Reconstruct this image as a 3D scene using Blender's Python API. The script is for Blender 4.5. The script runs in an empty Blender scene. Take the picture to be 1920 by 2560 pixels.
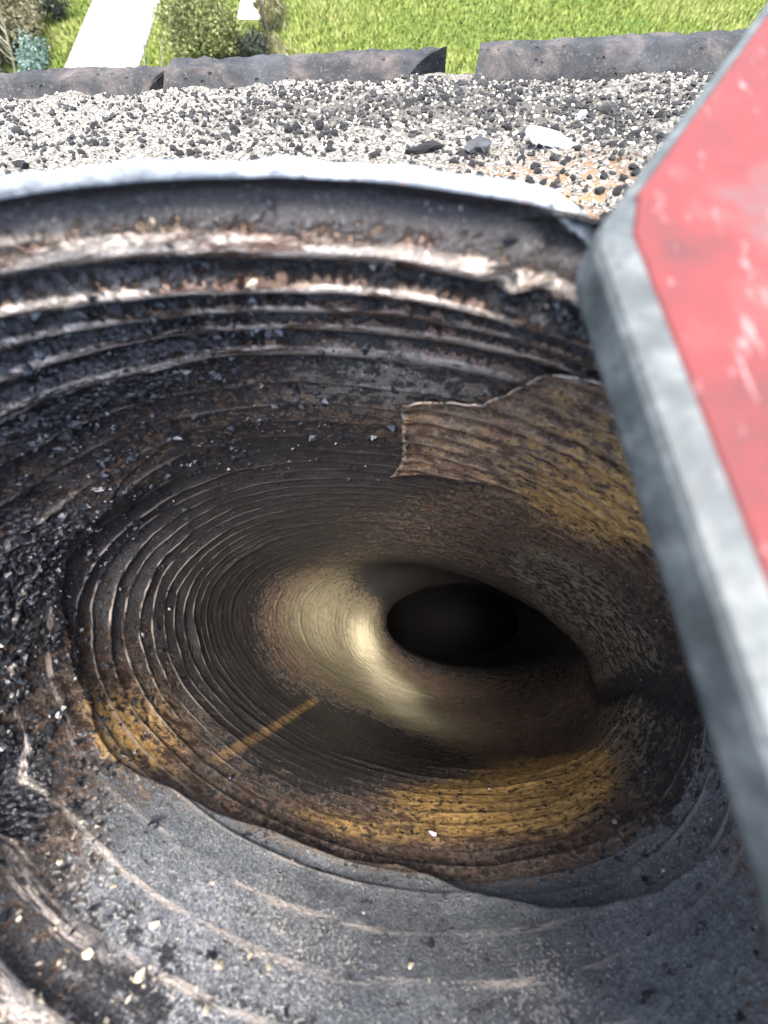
import bpy, bmesh, math, random
import numpy as np
from mathutils import Vector, Matrix, Euler

random.seed(7)
RNG = np.random.default_rng(11)
SC = bpy.context.scene
COL = SC.collection
R = math.radians

# ------------------------------------------------------------------ camera
CAMZ = 7.0                       # the phone is held seven metres above the garden
cam_data = bpy.data.cameras.new("camera")
cam = bpy.data.objects.new("camera", cam_data)
COL.objects.link(cam)
cam.location = (0, 0, CAMZ)
cam.rotation_euler = (R(17.0), 0, 0)
cam_data.sensor_width = 36.0
cam_data.lens = 36.0 * 925.0 / 2560.0
cam_data.clip_start = 0.004
cam_data.clip_end = 600.0
cam_data.dof.use_dof = True
cam_data.dof.focus_distance = 0.26
cam_data.dof.aperture_fstop = 9.0
SC.camera = cam

# ------------------------------------------------------------------ sky, sun, exposure
SUN_EL, SUN_AZ = R(86.5), R(235.0)
world = bpy.data.worlds.new("World")
SC.world = world
world.use_nodes = True
wn = world.node_tree.nodes
bg = wn["Background"]
sky = wn.new("ShaderNodeTexSky")
sky.sky_type = 'NISHITA'
sky.sun_disc = False
sky.sun_elevation = SUN_EL
sky.sun_rotation = SUN_AZ
sky.air_density = 1.0
sky.dust_density = 4.0
sky.ozone_density = 1.0
world.node_tree.links.new(sky.outputs[0], bg.inputs[0])
bg.inputs[1].default_value = 0.15
sun_data = bpy.data.lights.new("sun", 'SUN')
sun_data.energy = 1.5
sun_data.angle = R(24.0)
sun_data.color = (1.0, 0.955, 0.88)
sun = bpy.data.objects.new("sun", sun_data)
COL.objects.link(sun)
_sd = Vector((math.cos(SUN_EL) * math.sin(SUN_AZ), math.cos(SUN_EL) * math.cos(SUN_AZ), math.sin(SUN_EL)))
sun.rotation_euler = _sd.to_track_quat('Z', 'Y').to_euler()
sun.location = (0, 0, 30)
SC.view_settings.view_transform = 'Standard'
SC.view_settings.look = 'None'
SC.view_settings.exposure = 2.5
SC.view_settings.gamma = 1.0
SC.view_settings.use_curve_mapping = False
SC.cycles.max_bounces = 8
SC.cycles.diffuse_bounces = 5

# ------------------------------------------------------------------ helpers
def empty(name, loc=(0, 0, 0), rz=0.0):
    o = bpy.data.objects.new(name, None)
    COL.objects.link(o)
    o.location = loc
    o.rotation_euler = (0, 0, rz)
    o.empty_display_size = 0.01
    return o

def tag(o, label=None, cat=None, group=None, kind=None):
    if label: o["label"] = label
    if cat: o["category"] = cat
    if group: o["group"] = group
    if kind: o["kind"] = kind
    return o

def link(name, mesh, mat=None, parent=None, loc=None):
    o = bpy.data.objects.new(name, mesh)
    COL.objects.link(o)
    if mat is not None and len(mesh.materials) == 0:
        mesh.materials.append(mat)
    if parent is not None:
        o.parent = parent
    if loc is not None:
        o.location = loc
    return o

def mesh_np(name, V, Fa, smooth=True):
    """mesh from numpy vertices and an (n,3) or (n,4) face array"""
    V = np.asarray(V, dtype=np.float32)
    Fa = np.asarray(Fa, dtype=np.int32)
    k = Fa.shape[1]
    me = bpy.data.meshes.new(name)
    me.vertices.add(len(V))
    me.vertices.foreach_set("co", V.ravel())
    me.loops.add(Fa.size)
    me.loops.foreach_set("vertex_index", Fa.ravel())
    me.polygons.add(len(Fa))
    me.polygons.foreach_set("loop_start", np.arange(0, Fa.size, k, dtype=np.int32))
    me.polygons.foreach_set("loop_total", np.full(len(Fa), k, dtype=np.int32))
    me.polygons.foreach_set("use_smooth", np.full(len(Fa), bool(smooth)))
    me.update(calc_edges=True)
    me.validate()
    return me

def attr(me, name, vals):
    a = me.attributes.new(name, 'FLOAT', 'POINT')
    a.data.foreach_set("value", np.asarray(vals, dtype=np.float32).ravel())

def hashi(ix, iy, iz, seed):
    h = (ix.astype(np.int64) * 374761393 + iy.astype(np.int64) * 668265263 + iz.astype(np.int64) * 2147483647 + seed * 144269) & 0xffffffff
    h = ((h ^ (h >> 13)) * 1274126177) & 0xffffffff
    h = h ^ (h >> 16)
    return (h & 0xffffff) / float(0xffffff)

def vnoise(x, y, z, seed=0):
    x0, y0, z0 = np.floor(x), np.floor(y), np.floor(z)
    fx, fy, fz = x - x0, y - y0, z - z0
    fx = fx * fx * (3 - 2 * fx); fy = fy * fy * (3 - 2 * fy); fz = fz * fz * (3 - 2 * fz)
    r = 0
    for dx in (0, 1):
        wx = fx if dx else 1 - fx
        for dy in (0, 1):
            wy = fy if dy else 1 - fy
            for dz in (0, 1):
                wz = fz if dz else 1 - fz
                r = r + wx * wy * wz * hashi(x0 + dx, y0 + dy, z0 + dz, seed)
    return r * 2 - 1

def fbm(x, y, z, seed=0, octv=3):
    r, a = 0, 1.0
    for o in range(octv):
        r = r + a * vnoise(x * 2 ** o, y * 2 ** o, z * 2 ** o, seed + o * 17)
        a *= 0.5
    return r / 1.75

def sstep(a, b, x):
    t = np.clip((x - a) / (b - a), 0, 1)
    return t * t * (3 - 2 * t)

class NT:
    """small node-tree writer"""
    def __init__(s, name):
        s.m = bpy.data.materials.new(name)
        s.m.use_nodes = True
        s.t = s.m.node_tree
        s.b = s.t.nodes["Principled BSDF"]
        s.tc = None
    def n(s, typ, **kw):
        nd = s.t.nodes.new(typ)
        for k, v in kw.items():
            setattr(nd, k, v)
        return nd
    def put(s, sock, v):
        if isinstance(v, bpy.types.NodeSocket):
            s.t.links.new(v, sock)
        else:
            if sock.type == 'RGBA' and not hasattr(v, '__len__'):
                v = (v, v, v, 1)
            if hasattr(v, '__len__') and len(v) == 3 and sock.type == 'RGBA':
                v = (*v, 1)
            sock.default_value = v
    def coord(s, kind="Object"):
        if s.tc is None:
            s.tc = s.n("ShaderNodeTexCoord")
        return s.tc.outputs[kind]
    def mapping(s, vec, scale=(1, 1, 1), loc=(0, 0, 0)):
        m = s.n("ShaderNodeMapping")
        s.put(m.inputs["Vector"], vec); m.inputs["Scale"].default_value = scale; m.inputs["Location"].default_value = loc
        return m.outputs[0]
    def noise(s, scale, detail=4, rough=0.55, vec=None, out="Fac", dist=0.0):
        nd = s.n("ShaderNodeTexNoise")
        s.put(nd.inputs["Vector"], vec if vec is not None else s.coord())
        nd.inputs["Scale"].default_value = scale; nd.inputs["Detail"].default_value = detail
        nd.inputs["Roughness"].default_value = rough; nd.inputs["Distortion"].default_value = dist
        return nd.outputs[out]
    def voro(s, scale, feature='F1', vec=None, out="Distance", rnd=1.0):
        nd = s.n("ShaderNodeTexVoronoi", feature=feature)
        s.put(nd.inputs["Vector"], vec if vec is not None else s.coord())
        nd.inputs["Scale"].default_value = scale
        nd.inputs["Randomness"].default_value = rnd
        return nd.outputs[out]
    def attr(s, name, out="Fac"):
        nd = s.n("ShaderNodeAttribute"); nd.attribute_name = name
        return nd.outputs[out]
    def math(s, op, a, b=0.0, clamp=False):
        nd = s.n("ShaderNodeMath", operation=op); nd.use_clamp = clamp
        s.put(nd.inputs[0], a); s.put(nd.inputs[1], b)
        return nd.outputs[0]
    def ramp(s, fac, stops, interp='LINEAR'):
        nd = s.n("ShaderNodeValToRGB"); nd.color_ramp.interpolation = interp
        s.put(nd.inputs[0], fac)
        e = nd.color_ramp.elements
        while len(e) < len(stops): e.new(0.5)
        for i, (p, c) in enumerate(stops):
            e[i].position = p
            e[i].color = (c, c, c, 1) if not hasattr(c, '__len__') else (*c, 1)
        return nd.outputs[0]
    def step(s, x, lo, hi):
        nd = s.n("ShaderNodeMapRange"); nd.clamp = True; nd.interpolation_type = 'SMOOTHSTEP'
        s.put(nd.inputs["Value"], x)
        s.put(nd.inputs["From Min"], lo); s.put(nd.inputs["From Max"], hi)
        return nd.outputs[0]
    def mix(s, f, a, b, blend='MIX'):
        nd = s.n("ShaderNodeMix", data_type='RGBA', blend_type=blend)
        s.put(nd.inputs[0], f); s.put(nd.inputs[6], a); s.put(nd.inputs[7], b)
        return nd.outputs[2]
    def mixf(s, f, a, b):
        nd = s.n("ShaderNodeMix", data_type='FLOAT')
        s.put(nd.inputs[0], f); s.put(nd.inputs[2], a); s.put(nd.inputs[3], b)
        return nd.outputs[0]
    def bump(s, h, dist, strength=1.0, normal=None):
        nd = s.n("ShaderNodeBump")
        nd.inputs["Strength"].default_value = strength
        nd.inputs["Distance"].default_value = dist
        s.put(nd.inputs["Height"], h)
        if normal is not None: s.put(nd.inputs["Normal"], normal)
        return nd.outputs[0]
    def out(s, col=None, rough=None, metal=None, normal=None, spec=None):
        if col is not None: s.put(s.b.inputs["Base Color"], col)
        if rough is not None: s.put(s.b.inputs["Roughness"], rough)
        if metal is not None: s.put(s.b.inputs["Metallic"], metal)
        if normal is not None: s.put(s.b.inputs["Normal"], normal)
        if spec is not None: s.put(s.b.inputs["Specular IOR Level"], spec)
        return s.m

def tube_geo(pts, rad, n=7):
    """closed-side tapered tube -> verts, quads"""
    V, Q = [], []
    pts = [Vector(p) for p in pts]
    for i, p in enumerate(pts):
        t = (pts[min(i + 1, len(pts) - 1)] - pts[max(i - 1, 0)]).normalized()
        u = t.cross(Vector((0.3, 0.2, 0.93)))
        if u.length < 1e-3: u = t.cross(Vector((1, 0, 0)))
        u.normalize(); w = t.cross(u)
        for k in range(n):
            a = 2 * math.pi * k / n
            V.append(tuple(p + (u * math.cos(a) + w * math.sin(a)) * rad[i]))
    for i in range(len(pts) - 1):
        for k in range(n):
            Q.append((i * n + k, i * n + (k + 1) % n, (i + 1) * n + (k + 1) % n, (i + 1) * n + k))
    return V, Q

# ------------------------------------------------------------------ the flue's path
# d (metres below the camera), centre x, centre y, half axes, rotation
KEYS = np.array([
    (0.0455, -0.020, -0.0300, 0.140, 0.1075, -0.05),
    (0.0615, -0.026, -0.0280, 0.139, 0.1040, -0.03),
    (0.0900, -0.015, -0.0150, 0.137, 0.098, -0.08),
    (0.1300, -0.008, -0.0100, 0.137, 0.091, -0.16),
    (0.1700,  0.001, -0.0070, 0.138, 0.084, -0.22),
    (0.2350,  0.015, -0.0090, 0.135, 0.0735, -0.20),
    (0.3300,  0.040, -0.0170, 0.138, 0.066, -0.27),
    (0.4100,  0.077, -0.0040, 0.127, 0.072, -0.08),
    (0.4650,  0.103,  0.0000, 0.116, 0.060, -0.02),
    (0.5000,  0.1140, 0.0010, 0.112, 0.052, -0.04),
    (0.5600,  0.1180, 0.0010, 0.115, 0.054, -0.04),
    (0.7000,  0.1280, 0.0060, 0.121, 0.064,  0.04),
    (0.9000,  0.2300, 0.0060, 0.130, 0.066,  0.04),
    (1.2000,  0.6000, 0.0060, 0.130, 0.066,  0.04),
])

def pchip(xk, yk, x):
    h = np.diff(xk); dl = np.diff(yk) / h
    m = np.zeros_like(yk)
    m[0], m[-1] = dl[0], dl[-1]
    for i in range(1, len(xk) - 1):
        if dl[i - 1] * dl[i] > 0:
            w1, w2 = 2 * h[i] + h[i - 1], h[i] + 2 * h[i - 1]
            m[i] = (w1 + w2) / (w1 / dl[i - 1] + w2 / dl[i])
    i = np.clip(np.searchsorted(xk, x) - 1, 0, len(xk) - 2)
    t = (x - xk[i]) / h[i]
    return ((2*t**3-3*t**2+1)*yk[i] + (t**3-2*t**2+t)*h[i]*m[i] + (-2*t**3+3*t**2)*yk[i+1] + (t**3-t**2)*h[i]*m[i+1])

def flue(d):
    return [pchip(KEYS[:, 0], KEYS[:, k], d) for k in range(1, 6)]

def ridge_hash(n, seed):
    return hashi(np.floor(n), np.floor(n) * 0, np.floor(n) * 0, seed)

def tar_mask(th, d):
    t = np.exp(-(((th - 2.25) / 0.50) ** 2 + ((d - 0.090) / 0.028) ** 2))
    t = t + np.exp(-(((th - 3.15) / 0.45) ** 2 + ((d - 0.135) / 0.026) ** 2))
    t = t + 0.9 * np.exp(-(((th - 3.85) / 0.22) ** 2 + ((d - 0.135) / 0.018) ** 2))
    t = t + 0.45 * np.exp(-(((th - 1.70) / 0.40) ** 2 + ((d - 0.062) / 0.012) ** 2))
    t = t + 0.55 * np.exp(-(((th - 1.10) / 0.20) ** 2 + ((d - 0.062) / 0.010) ** 2))
    return np.clip(t, 0, 1)

def fold_mask(th, d):
    dt = np.mod(th - 0.02 + 0.5 * (d - 0.26) + np.pi, 2 * np.pi) - np.pi
    return np.exp(-(dt / 0.085) ** 2) * sstep(0.16, 0.20, d) * (1 - sstep(0.25, 0.44, d))

def flue_surface(th, d, inset=0.0, relief=1.0):
    """points on the corrugated inner face; th, d arrays -> xyz (z = -d) and the crest value"""
    cx, cy, a, b, rot = flue(d)
    # turns of the strip: wide and round near the mouth, tight further down
    pitch_phase = np.interp(d, [0.0455, 0.0565, 0.065, 0.074, 0.083, 0.094, 0.107, 0.17, 0.24, 0.36, 1.2],
                            [0.0, 0.63, 1.63, 2.63, 3.63, 4.63, 5.63, 10.4, 20.0, 42.0, 200.0])
    wob = np.interp(d, [0.07, 0.12], [0.14, 0.22]) * fbm(np.cos(th) * 2.2 + 5, np.sin(th) * 2.2, d * 18, 3, 3)
    ph = pitch_phase + th / (2 * np.pi) + wob - 0.38
    fr = ph - np.floor(ph)
    n = np.floor(ph)
    ub = 0.030 * np.exp(-((th - 4.15) / 0.45) ** 2)
    up = 1 - sstep(0.093 + ub, 0.112 + ub, d)                     # 1 = round ribs by the mouth
    round_rib = 0.5 - 0.5 * np.cos(2 * np.pi * fr)
    round_rib = round_rib ** 0.9
    lap = np.where(fr < 0.80, fr / 0.80, (1 - fr) / 0.20)
    lap = lap ** 1.6
    amp_r = (0.0040 - 0.0014 * ub / 0.03) * (0.75 + 0.5 * ridge_hash(n, 5)) * np.interp(d, [0.0455, 0.058, 0.07, 0.10, 0.14], [0.85, 0.85, 1.0, 0.85, 0.60])
    fade = 0.25 + 1.1 * sstep(-0.35, 0.5, fbm(np.cos(th) * 3 + n * 7.3, np.sin(th) * 3, n * 0.37, 66, 2))
    amp_l = fade * (0.0004 + 0.0017 * ridge_hash(n, 9) ** 2) * np.interp(d, [0.1, 0.24, 0.34, 0.5], [1.0, 0.8, 0.45, 0.3])
    crest = up * round_rib + (1 - up) * lap
    disp = up * round_rib * amp_r + (1 - up) * lap * amp_l
    disp = disp * sstep(0.0455, 0.052, d) * relief
    disp = disp - 0.0026 * np.exp(-((d - 0.0498) / 0.0028) ** 2) * sstep(0.0456, 0.0480, d)      # the groove under the rim
    c, s = np.cos(th), np.sin(th)
    near = sstep(0.0, -0.6, s)
    disp = disp * (1 - 0.75 * near * (1 - up) * (1 - sstep(0.165, 0.18, d)))
    # the upper length of liner is sleeved over the lower one: a ragged step
    ds = np.interp(th, [0, 0.8, 2.2, 3.0, 3.5, 4.06, 4.5, 4.86, 5.43, 6.28], [0.140, 0.150, 0.131, 0.155, 0.167, 0.166, 0.177, 0.182, 0.157, 0.140])
    ds = ds + 0.003 * fbm(c * 4.5, s * 4.5, d * 0, 61, 3)
    disp = disp - 0.0024 * sstep(0, 0.0016, d - ds) * (1 - sstep(0.01, 0.05, d - ds)) * (0.35 + 0.65 * sstep(0.3, -0.3, s + 0.3 * c)) \
        + 0.0005 * np.exp(-((d - ds) / 0.003) ** 2) * near
    # dents
    disp = disp - 0.010 * np.exp(-(((th - 3.87) / 0.07) ** 2 + ((d - 0.137) / 0.011) ** 2))
    disp = disp + 0.006 * np.exp(-(((th - 2.75) / 0.22) ** 2 + ((d - 0.150) / 0.014) ** 2))
    disp = disp - 0.005 * np.exp(-(((th - 2.95) / 0.18) ** 2 + ((d - 0.120) / 0.012) ** 2))
    # lumps of tar on the left and along the upper ribs
    tar = tar_mask(th, d)
    lump = sstep(0.0, 0.5, fbm(c * 26, s * 26, d * 210, 101, 3))
    disp = disp + tar * 0.0016 * lump * (1 - 0.7 * crest * up)
    # the long fold on the right
    disp = disp - 0.0034 * fold_mask(th, d) + 0.0018 * fold_mask(th - 0.22, d)
    # crumpled seam near the far right of the mouth
    cr = np.exp(-(((th - 1.19 + (d - 0.055) * 4) / 0.07) ** 2 + ((d - 0.056) / 0.011) ** 2))
    disp = disp + cr * 0.0045 * fbm(th * 30, d * 260, d * 0, 77, 3)
    disp = disp + 0.0030 * fbm(c * 1.6, s * 1.6 + 9, d * 9, 21, 2) * sstep(0.05, 0.09, d)
    disp = disp + 0.0010 * fbm(c * 6, s * 6, d * 45, 33, 3)
    rr = 1 - (disp + inset) / (0.5 * (a + b))
    ex, ey = a * c * rr, b * s * rr
    x = cx + ex * np.cos(rot) - ey * np.sin(rot)
    y = cy + ex * np.sin(rot) + ey * np.cos(rot)
    return np.stack([x, y, -d], -1), crest, fr, n

def blob(P, c, r, f=1.0):
    """soft stain of radius r round a point of the flue"""
    q = ((P - np.asarray(c)) / np.asarray(r)) ** 2
    return f * np.exp(-q.sum(-1))

# ------------------------------------------------------------------ materials
def mat_liner():
    s = NT("sooty_liner_steel")
    uv = s.coord("UV")
    st = s.mapping(uv, (1, 1.9, 1))
    soot, rust, ash_glow, dust, crest, shiny = (s.attr(k) for k in ("soot", "rust", "ash_glow", "dust", "crest", "shiny"))
    n1 = s.noise(110, 7, 0.72, st)
    n2 = s.noise(380, 5, 0.75)
    n3 = s.noise(1500, 3, 0.6)
    n4 = s.noise(60, 5, 0.6)
    # stained metal underneath
    stain = s.ramp(n1, [(0.28, (0.030, 0.022, 0.018)), (0.44, (0.110, 0.084, 0.068)), (0.56, (0.24, 0.195, 0.170)), (0.72, (0.48, 0.42, 0.39))])
    tint = s.ramp(n4, [(0.35, (1.0, 0.80, 0.70)), (0.6, (1.0, 0.95, 0.85))])
    col = s.mix(1.0, stain, tint, 'MULTIPLY')
    # dusty grey scale
    n23 = s.math('ADD', s.math('MULTIPLY', n2, 0.5), s.math('MULTIPLY', n3, 0.5))
    grey = s.ramp(n23, [(0.34, (0.045, 0.052, 0.057)), (0.5, (0.135, 0.147, 0.153)), (0.66, (0.30, 0.31, 0.31))])
    sm = s.step(s.noise(24, 4, 0.6, s.mapping(uv, (1, 0.45, 1))), 0.56, 0.72)
    grey = s.mix(s.math('MULTIPLY', sm, s.step(n23, 0.42, 0.62)), grey, (0.38, 0.38, 0.40))
    big = s.noise(14, 3, 0.5)
    grey = s.mix(s.step(big, 0.50, 0.34), grey, s.ramp(n23, [(0.35, (0.030, 0.035, 0.039)), (0.65, (0.15, 0.157, 0.163))]))
    grey = s.mix(s.attr('warm'), grey, s.mix(1.0, grey, (1.75, 1.38, 0.88), 'MULTIPLY'))
    fd = s.step(s.math('ADD', dust, s.math('MULTIPLY', s.math('SUBTRACT', n2, 0.5), 1.3)), 0.35, 0.6)
    col = s.mix(fd, col, grey)
    # orange scale left by the burner
    och = s.ramp(s.noise(260, 3, 0.6, st), [(0.3, (0.18, 0.105, 0.038)), (0.5, (0.46, 0.275, 0.085)), (0.7, (0.68, 0.45, 0.17))])
    fr_ = s.step(s.math('ADD', rust, s.math('ADD', s.math('MULTIPLY', s.math('SUBTRACT', n1, 0.5), 2.1), s.math('MULTIPLY', s.math('SUBTRACT', n2, 0.5), 1.0))), 0.36, 0.66)
    col = s.mix(fr_, col, och)
    # pale ash; its lighter tone paints in the glow beside the hole
    ash_glow_col = s.mix(s.step(s.math('ADD', ash_glow, s.math('MULTIPLY', s.math('SUBTRACT', n3, 0.5), 0.8)), 0.45, 1.15), (0.150, 0.132, 0.078), (0.68, 0.60, 0.41))
    fa = s.step(s.math('ADD', ash_glow, s.math('MULTIPLY', s.math('SUBTRACT', n2, 0.5), 0.9)), 0.12, 0.55)
    col = s.mix(fa, col, ash_glow_col)
    # soot over everything, with the painted shade its mask carries
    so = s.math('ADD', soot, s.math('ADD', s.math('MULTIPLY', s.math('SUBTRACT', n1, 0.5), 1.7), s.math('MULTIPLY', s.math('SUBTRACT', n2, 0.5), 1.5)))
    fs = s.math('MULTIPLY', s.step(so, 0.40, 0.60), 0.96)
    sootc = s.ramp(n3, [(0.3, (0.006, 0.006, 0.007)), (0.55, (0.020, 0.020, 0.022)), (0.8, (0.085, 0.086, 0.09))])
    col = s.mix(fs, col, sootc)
    sp = s.math('MULTIPLY', s.step(n3, 0.66, 0.72), 0.55)  # tiny glints painted on as pale specks
    col = s.mix(sp, col, (0.50, 0.48, 0.42))
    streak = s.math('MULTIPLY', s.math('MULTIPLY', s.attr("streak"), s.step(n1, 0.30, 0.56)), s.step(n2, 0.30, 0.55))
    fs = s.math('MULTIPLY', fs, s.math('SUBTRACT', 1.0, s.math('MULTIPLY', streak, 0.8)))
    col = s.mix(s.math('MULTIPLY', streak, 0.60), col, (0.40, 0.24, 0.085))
    tar = s.attr("tar")
    tv = s.voro(520, 'F1')
    ft = s.math('MULTIPLY', fs, s.step(s.math('ADD', tar, s.math('MULTIPLY', s.math('SUBTRACT', n2, 0.5), 1.2)), 0.35, 0.60))
    col = s.mix(ft, col, (0.012, 0.012, 0.014))
    # worn bare crests, rib highlights painted in with the same pale colour
    fc = s.math('MULTIPLY', s.step(crest, 0.66, 0.92), s.step(s.noise(48, 4, 0.6, s.mapping(uv, (1, 8, 1))), 0.44, 0.56))
    fc = s.math('MULTIPLY', fc, s.math('MAXIMUM', shiny, 0.0))
    col = s.mix(fc, col, (0.62, 0.54, 0.46))
    metal = s.math('MULTIPLY', s.math('SUBTRACT', 1.0, fs), s.math('MULTIPLY', s.math('SUBTRACT', 1.0, fr_), s.math('SUBTRACT', 1.0, fd)))
    metal = s.math('MAXIMUM', s.math('MULTIPLY', s.math('MULTIPLY', metal, s.math('SUBTRACT', 1.0, fa)), 0.75), s.math('MULTIPLY', fc, 0.45))
    metal = s.math('MULTIPLY', metal, s.math('ADD', 0.20, shiny, True))
    # bright flecks of bare steel showing through the dust
    fl = s.math('MULTIPLY', s.step(s.math('ADD', s.noise(900, 2, 0.5), s.math('MULTIPLY', s.math('MAXIMUM', shiny, 0.0), 0.11)), 0.64, 0.72), s.step(s.math('ADD', s.noise(70, 3), s.math('MULTIPLY', shiny, 0.1)), 0.46, 0.62))
    fl = s.math('MULTIPLY', fl, s.math('MULTIPLY', fd, s.math('SUBTRACT', 1.0, fs)))
    col = s.mix(fl, col, (0.62, 0.60, 0.56))
    metal = s.math('MAXIMUM', metal, s.math('MULTIPLY', fl, 0.8))
    rough = s.mixf(fs, 0.25, 0.42)
    rough = s.mixf(s.math('MAXIMUM', fr_, s.math('MAXIMUM', fa, fd)), rough, 0.85)
    rough = s.mixf(fc, rough, 0.40)
    rough = s.mixf(ft, rough, 0.16)
    rough = s.mixf(fl, rough, 0.35)
    h = s.math('ADD', s.math('MULTIPLY', n2, 0.6), s.math('MULTIPLY', n3, 0.4))
    h = s.math('ADD', h, s.math('MULTIPLY', fs, 0.5))
    h = s.math('ADD', h, s.math('MULTIPLY', ft, s.math('MULTIPLY', s.math('SUBTRACT', 1.0, tv), 1.1)))
    nb = s.bump(h, 0.0012, 0.95)
    return s.out(col, rough, metal, nb, s.mixf(ft, 0.4, 0.75))

def mat_simple(name, lo, hi, scale, rough=0.8, metal=0.0, bumpd=0.0, spec=0.4, detail=5, bs=None):
    s = NT(name)
    n = s.noise(scale, detail, 0.6)
    col = s.ramp(n, [(0.3, lo), (0.7, hi)])
    nb = None
    if bumpd:
        nb = s.bump(s.noise(bs or scale * 2.5, 4, 0.6), bumpd, 0.8)
    return s.out(col, rough, metal, nb, spec)

def mat_rim():
    s = NT("bright_rim_metal")
    n = s.noise(240, 5, 0.6)
    m = s.noise(60, 4, 0.6)
    sm = s.attr("soot")
    f = s.step(s.math('ADD', sm, s.math('MULTIPLY', s.math('SUBTRACT', n, 0.5), 1.9)), 0.40, 0.6)
    base = s.ramp(m, [(0.3, (0.36, 0.38, 0.40)), (0.7, (0.74, 0.75, 0.76))])
    base = s.mix(s.step(s.noise(150, 3), 0.62, 0.72), base, (0.52, 0.40, 0.36))
    so = s.ramp(n, [(0.3, (0.07, 0.08, 0.09)), (0.7, (0.26, 0.29, 0.31))])
    return s.out(s.mix(f, base, so), s.mixf(f, 0.38, 0.8), s.mixf(f, 0.25, 0.0), s.bump(n, 0.0012, 0.7))

def mat_mortar():
    s = NT("weathered_mortar")
    n = s.noise(150, 6, 0.65)
    f = s.noise(700, 4, 0.7)
    v = s.voro(430, 'F1')
    col = s.ramp(f, [(0.36, (0.026, 0.025, 0.021)), (0.45, (0.125, 0.113, 0.088)), (0.54, (0.29, 0.27, 0.225)), (0.66, (0.60, 0.585, 0.54))])
    dk = s.attr("soot")
    g = s.step(s.math('ADD', dk, s.math('MULTIPLY', s.math('SUBTRACT', n, 0.5), 1.9)), 0.40, 0.78)
    col = s.mix(s.math('MULTIPLY', g, 0.88), col, s.ramp(f, [(0.35, (0.03, 0.028, 0.025)), (0.7, (0.17, 0.155, 0.12))]))
    rs = s.attr("rust")
    col = s.mix(s.math('MULTIPLY', rs, s.step(n, 0.42, 0.6)), col, (0.42, 0.22, 0.10))
    h = s.math('ADD', s.math('MULTIPLY', n, 0.8), s.math('MULTIPLY', f, 0.8))
    h = s.math('SUBTRACT', h, s.math('MULTIPLY', v, 0.5))
    return s.out(col, 0.88, 0.0, s.bump(h, 0.004, 1.0), 0.4)

def mat_brick():
    s = NT("sooty_kerb_brick")
    n = s.noise(38, 7, 0.7, dist=0.4)
    f = s.noise(420, 4, 0.6)
    p = s.voro(115, 'F1')
    col = s.ramp(n, [(0.34, (0.008, 0.010, 0.011)), (0.46, (0.019, 0.020, 0.021)), (0.54, (0.038, 0.034, 0.032)), (0.66, (0.080, 0.067, 0.058))])
    col = s.mix(s.step(s.noise(14, 4), 0.48, 0.62), col, s.ramp(n, [(0.35, (0.011, 0.014, 0.017)), (0.65, (0.05, 0.053, 0.055))]))
    col = s.mix(s.math('MULTIPLY', s.step(f, 0.58, 0.72), 0.7), col, (0.13, 0.115, 0.10))
    pit = s.step(p, 0.22, 0.10)
    pit = s.math('MULTIPLY', pit, s.step(s.noise(60, 2), 0.50, 0.58))
    col = s.mix(pit, col, (0.02, 0.019, 0.02))
    h = s.math('SUBTRACT', s.math('ADD', s.math('MULTIPLY', n, 0.6), s.math('MULTIPLY', f, 0.3)), s.math('MULTIPLY', pit, 0.8))
    return s.out(col, 0.82, 0.0, s.bump(h, 0.0035, 1.0), 0.4)

def mat_tool_red():
    s = NT("scuffed_red_plastic")
    n = s.noise(75, 6, 0.65)
    f = s.noise(260, 4, 0.6, s.mapping(s.coord(), (1.6, 0.5, 1)))
    col = s.ramp(n, [(0.28, (0.085, 0.028, 0.027)), (0.5, (0.140, 0.031, 0.031)), (0.72, (0.120, 0.055, 0.051))])
    col = s.mix(s.step(f, 0.60, 0.76), col, (0.26, 0.155, 0.145))
    col = s.mix(s.step(s.noise(38, 5, 0.6), 0.58, 0.70), col, (0.11, 0.060, 0.058))
    return s.out(col, s.ramp(n, [(0.3, 0.72), (0.7, 0.88)]), 0.0, s.bump(f, 0.0004, 0.5), 0.22)

def mat_tool_grey():
    s = NT("scuffed_grey_rubber")
    n = s.noise(160, 6, 0.65)
    m = s.noise(55, 4, 0.6)
    col = s.ramp(n, [(0.28, (0.028, 0.034, 0.034)), (0.5, (0.062, 0.071, 0.070)), (0.72, (0.135, 0.145, 0.140))])
    col = s.mix(s.step(m, 0.60, 0.74), col, (0.30, 0.295, 0.26))
    col = s.mix(s.step(s.noise(420, 4, 0.7), 0.60, 0.68), col, (0.035, 0.040, 0.042))
    return s.out(col, 0.6, 0.0, s.bump(n, 0.0005, 0.6), 0.4)

def mat_grass_ground():
    s = NT("lawn_soil")
    n = s.noise(0.9, 6, 0.6)
    f = s.noise(9, 5, 0.7)
    col = s.ramp(f, [(0.3, (0.040, 0.060, 0.010)), (0.55, (0.085, 0.110, 0.020)), (0.75, (0.14, 0.155, 0.040))])
    col = s.mix(s.step(n, 0.5, 0.66), col, (0.045, 0.085, 0.014))
    return s.out(col, 0.95, 0.0, s.bump(f, 0.06, 1.0), 0.1)

def mat_leaf(name, a, b, c, rough=0.6):
    s = NT(name)
    v = s.attr("tone")
    col = s.ramp(v, [(0.0, a), (0.5, b), (1.0, c)])
    s.out(col, rough, 0.0, None, 0.3)
    return s.m

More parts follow.
